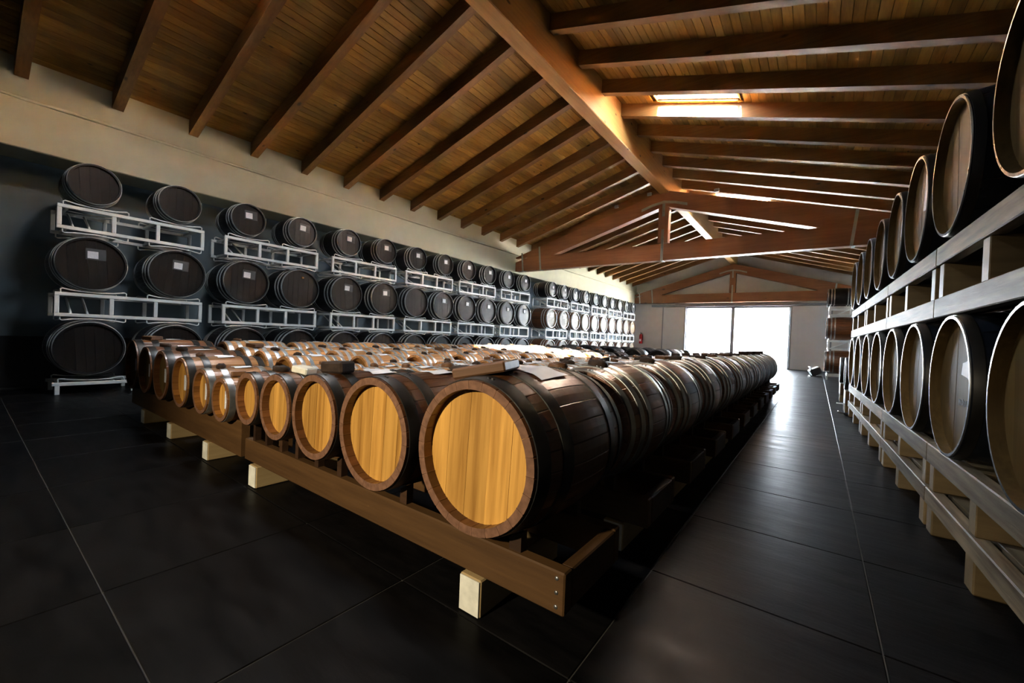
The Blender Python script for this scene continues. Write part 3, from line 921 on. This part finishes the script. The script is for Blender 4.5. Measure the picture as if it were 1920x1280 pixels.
# black casks past the end of the island and the small pale-headed ones behind them
def far_casks():
    for r_, y in enumerate((11.35, 12.35)):
        t = thing('cask_cradle', 'long dark timber cradle under the %s row of black casks behind the central casks' % ORD[r_], 'cradle', (-4.9, y+0.3, 0), 0, 'timber cradles behind the central casks')
        for yy in (0.0, 0.35):
            box('rail', -1.9, 1.9, yy-0.2, yy-0.14, 0.0, 0.185, M['rail'], t)
        for i in range(5):
            x = -3.5-0.70*i
            cask('black_cask', 'large black cask, %s from the aisle, %s row behind the central casks' % (ORD[i], ORD[r_]), 'large black casks behind the central casks', (x, y+0.36, 0.195), 0, 0.29, 0.33, 0.72, 'slim', 'st_navy', 'hd_black', 'hoop_black')
    for r_ in range(4):
        y = 14.4+1.15*r_
        t = thing('cask_cradle', 'dark timber cradle under the %s row of small pale-headed casks near the far doors' % ORD[r_], 'cradle', (-5.7, y+0.2, 0), 0, 'timber cradles near the far doors')
        for yy in (-0.12, 0.12):
            box('rail', -1.6, 1.6, yy-0.03, yy+0.03, 0.0, 0.42, M['rail'], t)
        for i in range(7):
            x = -4.35-0.45*i
            cask('small_cask', 'small pale-headed cask, %s from the aisle, %s row near the far doors' % (ORD[i], ORD[r_]), 'small pale-headed casks near the far doors', (x, y+0.2, 0.425), 0, 0.155, 0.175, 0.42, 'slim', 'st_black', 'hd_pale', 'hoop_grey', n=18)
far_casks()

# ------------------------------------------------------------------ white steel racks along the left wall
TUBE = 0.045
def saddle_mesh(L_, up):
    h = 0.055*up
    pts = [(0, 0, 0), (0, 0.0, h*0.8), (0, 0.02, h), (0, L_*0.2, h*0.62), (0, L_*0.5, h*0.42), (0, L_*0.8, h*0.62), (0, L_-0.02, h), (0, L_, h*0.8), (0, L_, 0)]
    return tube('saddle_rod', pts, 0.009, 6)
_sad = {}
def steel_rack(label, group, loc, rz, length=1.60, depth=0.62, h=0.32, floor=False):
    """local X = depth to the back, local Y along the wall; origin under the front left corner"""
    t = thing('steel_rack', label, 'rack', loc, rz, group)
    k = TUBE/2
    base = 0.0
    zb = 0.05 if not floor else 0.10
    zt = zb+h
    if floor:
        zt = zb+0.06
    for x in (0.0, depth):
        box('top_rail', x-k, x+k, 0, length, zt-TUBE, zt, M['paint'], t, 0.004)
        if not floor:
            box('bottom_rail', x-k, x+k, 0, length, zb, zb+TUBE, M['paint'], t, 0.004)
            for f in (0.014, 0.36, 0.66, 0.986):
                box('post', x-k+0.001, x+k-0.001, f*length-k, f*length+k, zb+TUBE, zt-TUBE, M['paint'], t, 0.004)
        else:
            for f in (0.03, 0.5, 0.97):
                box('foot', x-k, x+k, f*length-k, f*length+k, 0.0, zt-TUBE, M['paint'], t, 0.004)
        for f in (0.015, 0.56):
            Ls = length*0.40
            for up, z in ((1, zt-0.004), (-1, zb+0.004)):
                if floor and up < 0:
                    continue
                kk = (round(Ls, 3), up)
                if kk not in _sad:
                    _sad[kk] = saddle_mesh(Ls, up)
                part('saddle_rod', _sad[kk], M['paint'], t, (x, f*length+0.01, z))
    for f in (0.06, 0.38, 0.62, 0.94):
        box('cross_tube', k, depth-k, f*length-0.018, f*length+0.018, zt-TUBE, zt-0.009, M['paint'], t, 0.003)
        if not floor:
            box('cross_tube', k, depth-k, f*length-0.018, f*length+0.018, zb+0.009, zb+TUBE, M['paint'], t, 0.003)
    if not floor:
        for f in (0.80, 0.90):
            me = tube('brace', [(0.05, 0, zb+0.03), (depth-0.05, 0, zt-0.03)], 0.014, 6) if 'brace' not in _sad else _sad['brace']
            _sad['brace'] = me
            part('brace', me, M['paint'], t, (0, f*length, 0))
    return t
BAYS = [0.747, 2.63, 4.52, 6.38, 8.22, 10.10, 12.80, 14.65, 16.52, 18.36, 20.22]
XF = -8.0
TIER = ['bottom', 'middle', 'top']
def wall_racks():
    for b, ys in enumerate(BAYS):
        L = 1.60
        for lv, z in ((0, 0.0), (1, 0.985), (2, 2.136)):
            wh = ['floor-level', 'lower', 'upper'][lv]
            steel_rack('white steel rack, %s tier of the %s bay along the left wall' % (wh, ORD[b]), 'white steel racks along the left wall',
                       (XF, ys+L, z), PI, L, 0.62, 0.32, lv == 0)
        for tier in range(3):
            for q in range(2):
                yc = ys+(0.34, 1.27)[q]
                rh, re, LL, zb = [(0.350, 0.385, 0.92, 0.232), (0.348, 0.383, 0.92, 1.383), (0.262, 0.292, 0.74, 2.550)][tier]
                natural = b >= 6 and tier < 2
                lab = '%s barrel, %s tier, %s of its pair, %s bay along the left wall' % ('pale-headed' if natural else 'black', TIER[tier], ('left', 'right')[q], ORD[b])
                bd = 'st_brown' if natural else 'st_black'
                zl = zb
                xf = -7.93+random.uniform(-0.012, 0.012)
                t = cask('barrel', lab, 'barrels on the left wall racks', (xf-LL/2, yc, zl), PI/2, rh, re, LL, 'wall', bd, 'hd_pale' if natural else 'hd_black', 'hoop_wall', boards=('hb_black' if (b < 4 and not natural) else None), th=0.022, rec=0.03, roll=random.uniform(-.1, .1))
                # plastic sleeve with a paper sheet
                show = (tier == 1 and not (b == 3 and q == 0) and not (b == 1 and q == 1)) or (tier == 2 and b >= 1)
                if show:
                    zz = 0.13 if tier == 1 else 0.08
                    sv = head_label(t, LL, re, 0.03, 0.03, zz, 0.20, 0.15, M['sleeve'], 'label_sleeve', 0.0, random.uniform(-.06, .06))
                    part('paper_label', boxm(0.105, 0.003, 0.095, 0), M['paper_print'], sv, (-0.03, -0.004, -0.01))
                elif tier == 1 and b == 1:
                    o = part('bung_plug', lathe('bung_plug', [(0, -0.006), (0.026, -0.006), (0.03, 0.004)], 16, True, 'Y'), M['hd_amber'], t, (0.03, -LL/2+0.022, re+0.21))
                    o.scale = (1, 1, 0.7)
wall_racks()

# ------------------------------------------------------------------ timber pallets and barrels along the right wall
def rx(y):
    return 0.56-0.024*(y-2.1)
RZ = 0.024
def pallet(label, yc, z, low):
    t = thing('barrel_pallet', label, 'pallet', (rx(yc), yc, z), RZ, 'timber barrel pallets along the right wall')
    hl = 0.81
    if low:
        zf, r0, r1, u0, u1 = 0.0, 0.15, 0.24, 0.385, 0.492
    else:
        zf, r0, r1, u0, u1 = None, 0.0, 0.11, 0.30, 0.405
    for x0 in (0.0, 0.74):
        box('lower_rail', x0, x0+0.06, -hl, hl, r0, r1, M['pale'], t, 0.005)
        box('upper_rail', x0, x0+0.06, -hl, hl, u0, u1, M['pale'], t, 0.005)
    for f in (-0.755, 0.02, 0.70):
        box('spacer_block', 0.012, 0.79, f, f+0.085, r1+0.001, u0-0.001, M['paleblock'], t, 0.004)
        if low:
            box('foot_block', 0.01, 0.79, f-0.01, f+0.10, 0.0, r0-0.001, M['paleblock'], t, 0.006)
    for i in range(3):
        box('deck_board', 0.09+i*0.21, 0.09+i*0.21+0.17, -hl+0.02, hl-0.02, r0+0.05, r1-0.012, M['pale'], t, 0.003)
    return t
def right_rack():
    for i in range(4):
        yc = 1.72+1.63*i+0.815
        pallet('raw timber pallet on the floor, %s from the camera along the right wall' % ORD[i], yc, 0.0, True)
        pallet('raw timber pallet on top of barrels, %s from the camera along the right wall' % ORD[i], yc, 1.208, False)
    rh, re, L = 0.343, 0.375, 0.86
    ylow = [2.05, 2.93, 3.76, 4.56, 5.37, 6.17, 7.00, 7.80]
    ytop = [2.14, 3.08, 3.88, 4.66, 5.50, 6.36, 7.18, 7.96]
    for tier, ys, zc in ((0, ylow, 0.850), (1, ytop, 1.972)):
        for i, y in enumerate(ys):
            lab = 'black-sided oak barrel, %s tier, %s from the camera along the right wall' % (('lower', 'upper')[tier], ORD[i])
            px = rx(y)-0.02
            t = cask('barrel', lab, 'barrels on the right wall pallets', (px+L/2, y, zc-re), -PI/2+RZ, rh, re, L, 'rack', 'st_navy', 'hd_amber', 'hoop_black', boards='hb_brown', rim='hoop_bright', th=0.012, rec=0.05, roll=random.uniform(-.15, .15))
            if tier == 0 and i == 1:
                # torn scrap of white paper and the faint hand-written strokes under it
                poly = [(-0.06, 0.0), (-0.045, 0.055), (0.0, 0.062), (0.03, 0.07), (0.075, -0.03), (0.03, -0.012)]
                part('paper_scrap', prism('paper_scrap', poly, 'Y', 0, 0.002), M['paper'], t, (0.10, -L/2+0.040, re+0.06))
                rs = random.Random(3)
                k = 0
                for q in range(11):
                    h_ = rs.uniform(0.02, 0.045)
                    part('ink_stroke', boxm(0.006, 0.0012, 0.03, 0), M['dark'], t, (0.02+q*0.019, -L/2+0.0415, re-0.075+rs.uniform(-.006, .006)), (0, rs.uniform(-.5, .5), 0))
            if tier == 0 and i == 2:
                part('plaque', boxm(0.05, 0.004, 0.06, 0.001), M['dark'], t, (0.22, -L/2+0.040, re+0.05))
            if tier == 0 and i == 4:
                part('paper_label', boxm(0.15, 0.003, 0.21, 0), M['paper'], t, (0.16, -L/2+0.040, re+0.03))
            if tier == 1 and i in (2, 3):
                part('paper_label', boxm(0.20, 0.003, 0.24, 0), M['paper'], t, (0.14, -L/2+0.040, re+0.09), (0, 0.15, 0))
            if tier == 1 and i in (1, 2):
                part('bung', lathe('side_bung', [(0, 0.03), (0.022, 0.028), (0.028, 0)], 14), M['white'], t, (-re+0.005, -0.02, re), (0, -PI/2, 0))
    # two casks on the floor past the pallets
    for i, (y, zc, r) in enumerate(((8.72, 0.63, 0.255), (10.55, 0.62, 0.245))):
        nm = ('nearer', 'farther')[i]
        b = thing('cask_stand', 'low dark wooden stand under the %s pale-rimmed cask past the pallets' % nm, 'stand', (0.75, y, 0), 0, 'stands past the pallets')
        box('front_beam', -0.36, -0.28, -0.26, 0.26, 0.14, 0.36, M['rail_y'], b)
        box('back_beam', 0.22, 0.30, -0.26, 0.26, 0.14, 0.36, M['rail_y'], b)
        for f in (-0.2, 0.12):
            box('foot', -0.36, 0.30, f, f+0.09, 0.0, 0.139, M['paleblock'], b)
        cask('pale_rimmed_cask', '%s of two pale-rimmed casks on low stands past the pallets' % nm, 'pale-rimmed casks past the pallets', (0.38+0.36, y, zc-r*1.10), -PI/2, r, r*1.10, 0.72, 'rack', 'st_black', 'hd_black', 'hoop_black', rim='hoop_bright', th=0.035, rec=0.03)
    # steel rack bay near the far right corner
    y0 = 17.6
    for lv, z in ((0, 0.0), (1, 0.985), (2, 2.136)):
        steel_rack('white steel barrel rack near the far right corner, %s tier' % ['floor-level', 'lower', 'upper'][lv], 'steel racks at the far right', (0.30, y0, z), 0.0, 1.6, 0.62, 0.32, lv == 0)
    for tier in range(3):
        for q in range(2):
            r1, r2, LL, zb = [(0.350, 0.385, 0.92, 0.232), (0.348, 0.383, 0.92, 1.383), (0.262, 0.292, 0.74, 2.550)][tier]
            cask('barrel', '%s barrel of the far right steel rack, %s tier' % (('nearer', 'farther')[q], TIER[tier]), 'barrels on the far right steel rack', (0.22+LL/2, y0+(0.34, 1.27)[q], zb), -PI/2, r1, r2, LL, 'wall', 'st_brown' if tier < 2 else 'st_black', 'hd_black', 'hoop_dull', th=0.022, rec=0.03)
right_rack()

# ------------------------------------------------------------------ small things
def small_things():
    # fire extinguisher on the far wall, left corner
    e = thing('fire_extinguisher', 'red fire extinguisher hanging on the far wall left of the sliding door', 'fire extinguisher', (-8.25, YE-0.12, 0.95))
    part('cylinder', lathe('extinguisher_cylinder', [(0, 0), (0.085, 0.0), (0.095, 0.02), (0.095, 0.46), (0.07, 0.53), (0.03, 0.56), (0, 0.56)], 20), M['red'], e)
    part('valve', lathe('extinguisher_valve', [(0, 0.55), (0.03, 0.55), (0.03, 0.62), (0, 0.62)], 12), M['dark'], e)
    box('lever', -0.02, 0.02, -0.12, 0.06, 0.63, 0.655, M['dark'], e, 0.004)
    part('hose', tube('extinguisher_hose', [(0.03, -0.02, 0.6), (0.10, -0.03, 0.58), (0.125, -0.03, 0.45), (0.12, -0.02, 0.2)], 0.014), M['dark'], e)
    box('label', -0.05, 0.05, -0.099, -0.094, 0.14, 0.26, M['paper_print'], e, 0)
    box('wall_bracket', -0.03, 0.03, 0.07, 0.12, 0.30, 0.42, M['strap'], e)
    # black lamp-like box on the floor by the far wall
    b = thing('floor_lamp_box', 'small black box with a white face tilted on the floor by the far wall', 'box', (-0.05, 19.3, 0.0), 0.3)
    part('housing', boxm(0.36, 0.30, 0.26, 0.03), M['dark'], b, (0.02, 0, 0.19), (0, -0.5, 0))
    part('face', boxm(0.02, 0.22, 0.18, 0.005), M['white'], b, (-0.135, 0, 0.285), (0, -0.5+0.0, 0))
    box('foot_plate', -0.16, 0.20, -0.12, 0.12, 0.0, 0.03, M['dark'], b)
    part('side_knob', lathe('side_knob', [(0, 0), (0.03, 0), (0.03, 0.03), (0, 0.03)], 12), M['strap'], b, (-0.15, -0.05, 0.03))
    # slat and dish on the floor by the end of the pallets
    s = box('white_slat', 0.33, 0.60, 9.92, 9.97, 0.0, 0.02, M['white'], None, 0.004)
    s['label'] = 'thin white slat lying on the floor past the pallets'; s['category'] = 'slat'
    d = thing('floor_dish', 'flat dark dish with a shiny spout on the floor by the pallet end', 'dish', (0.46, 8.30, 0.0))
    part('bowl', lathe('dish_bowl', [(0, 0.004), (0.07, 0.004), (0.10, 0.03), (0.105, 0.03), (0.075, 0.0), (0, 0.0)], 20), M['dark'], d)
    part('spout', tube('dish_spout', [(-0.09, 0, 0.02), (-0.14, 0, 0.035), (-0.16, 0, 0.05)], 0.014), M['hoop_bright'], d)
    # little fixtures on the trusses
    for i, (x, z, lab) in enumerate(((-4.95, 5.02, 'small grey junction box on the near truss, left of the king post'), (-3.98, 5.22, 'small grey junction box beside the ridge beam on the near truss'), (-2.24, 5.02, 'small grey junction box on the near truss, right of the king post'))):
        f = thing('junction_box', lab, 'junction box', (x, 11.63, z-0.06), 0, 'junction boxes on the near truss')
        box('case', -0.06, 0.06, -0.04, 0.0, 0, 0.09, M['strap'], f, 0.008)
        box('lid', -0.05, 0.05, -0.05, -0.04, 0.01, 0.08, M['frame'], f, 0.004)
        part('cable_gland', tube('cable_gland', [(0.06, -0.02, 0.045), (0.09, -0.02, 0.045)], 0.012), M['dark'], f)
small_things()

# ------------------------------------------------------------------ added spotlight, unseen behind the camera, put in to light the front casks
def spotlight():
    pos = Vector((-1.45, -2.6, 1.95)); aim = Vector((-2.05, 1.06, 0.55))
    d = (aim-pos).normalized()
    t = thing('added_spotlight', 'added unseen spotlight on a stand behind the camera to light the front casks', 'spotlight', (pos.x, pos.y, 0))
    part('stand', tube('spot_stand', [(0, 0, 0.02), (0, 0, pos.z-0.1)], 0.018, 10), M['dark'], t)
    part('base', lathe('spot_base', [(0, 0), (0.22, 0), (0.22, 0.02), (0.03, 0.04), (0, 0.04)], 24), M['dark'], t)
    q = d.to_track_quat('-Z', 'Y').to_euler()
    part('housing', lathe('spot_housing', [(0, 0.13), (0.07, 0.13), (0.085, 0.10), (0.095, -0.06), (0.088, -0.06), (0.078, 0.09), (0, 0.09)], 24), M['dark'], t, (0, 0, pos.z), q)
    l = bpy.data.lights.new('added_spot_beam', 'SPOT')
    l.energy = 50.0; l.spot_size = math.radians(74); l.spot_blend = 0.9; l.shadow_soft_size = 0.06
    l.color = (1.0, 0.86, 0.62)
    o = bpy.data.objects.new('added_spot_beam', l)
    o.location = pos+d*0.07; o.rotation_euler = q
    COL.objects.link(o)
spotlight()
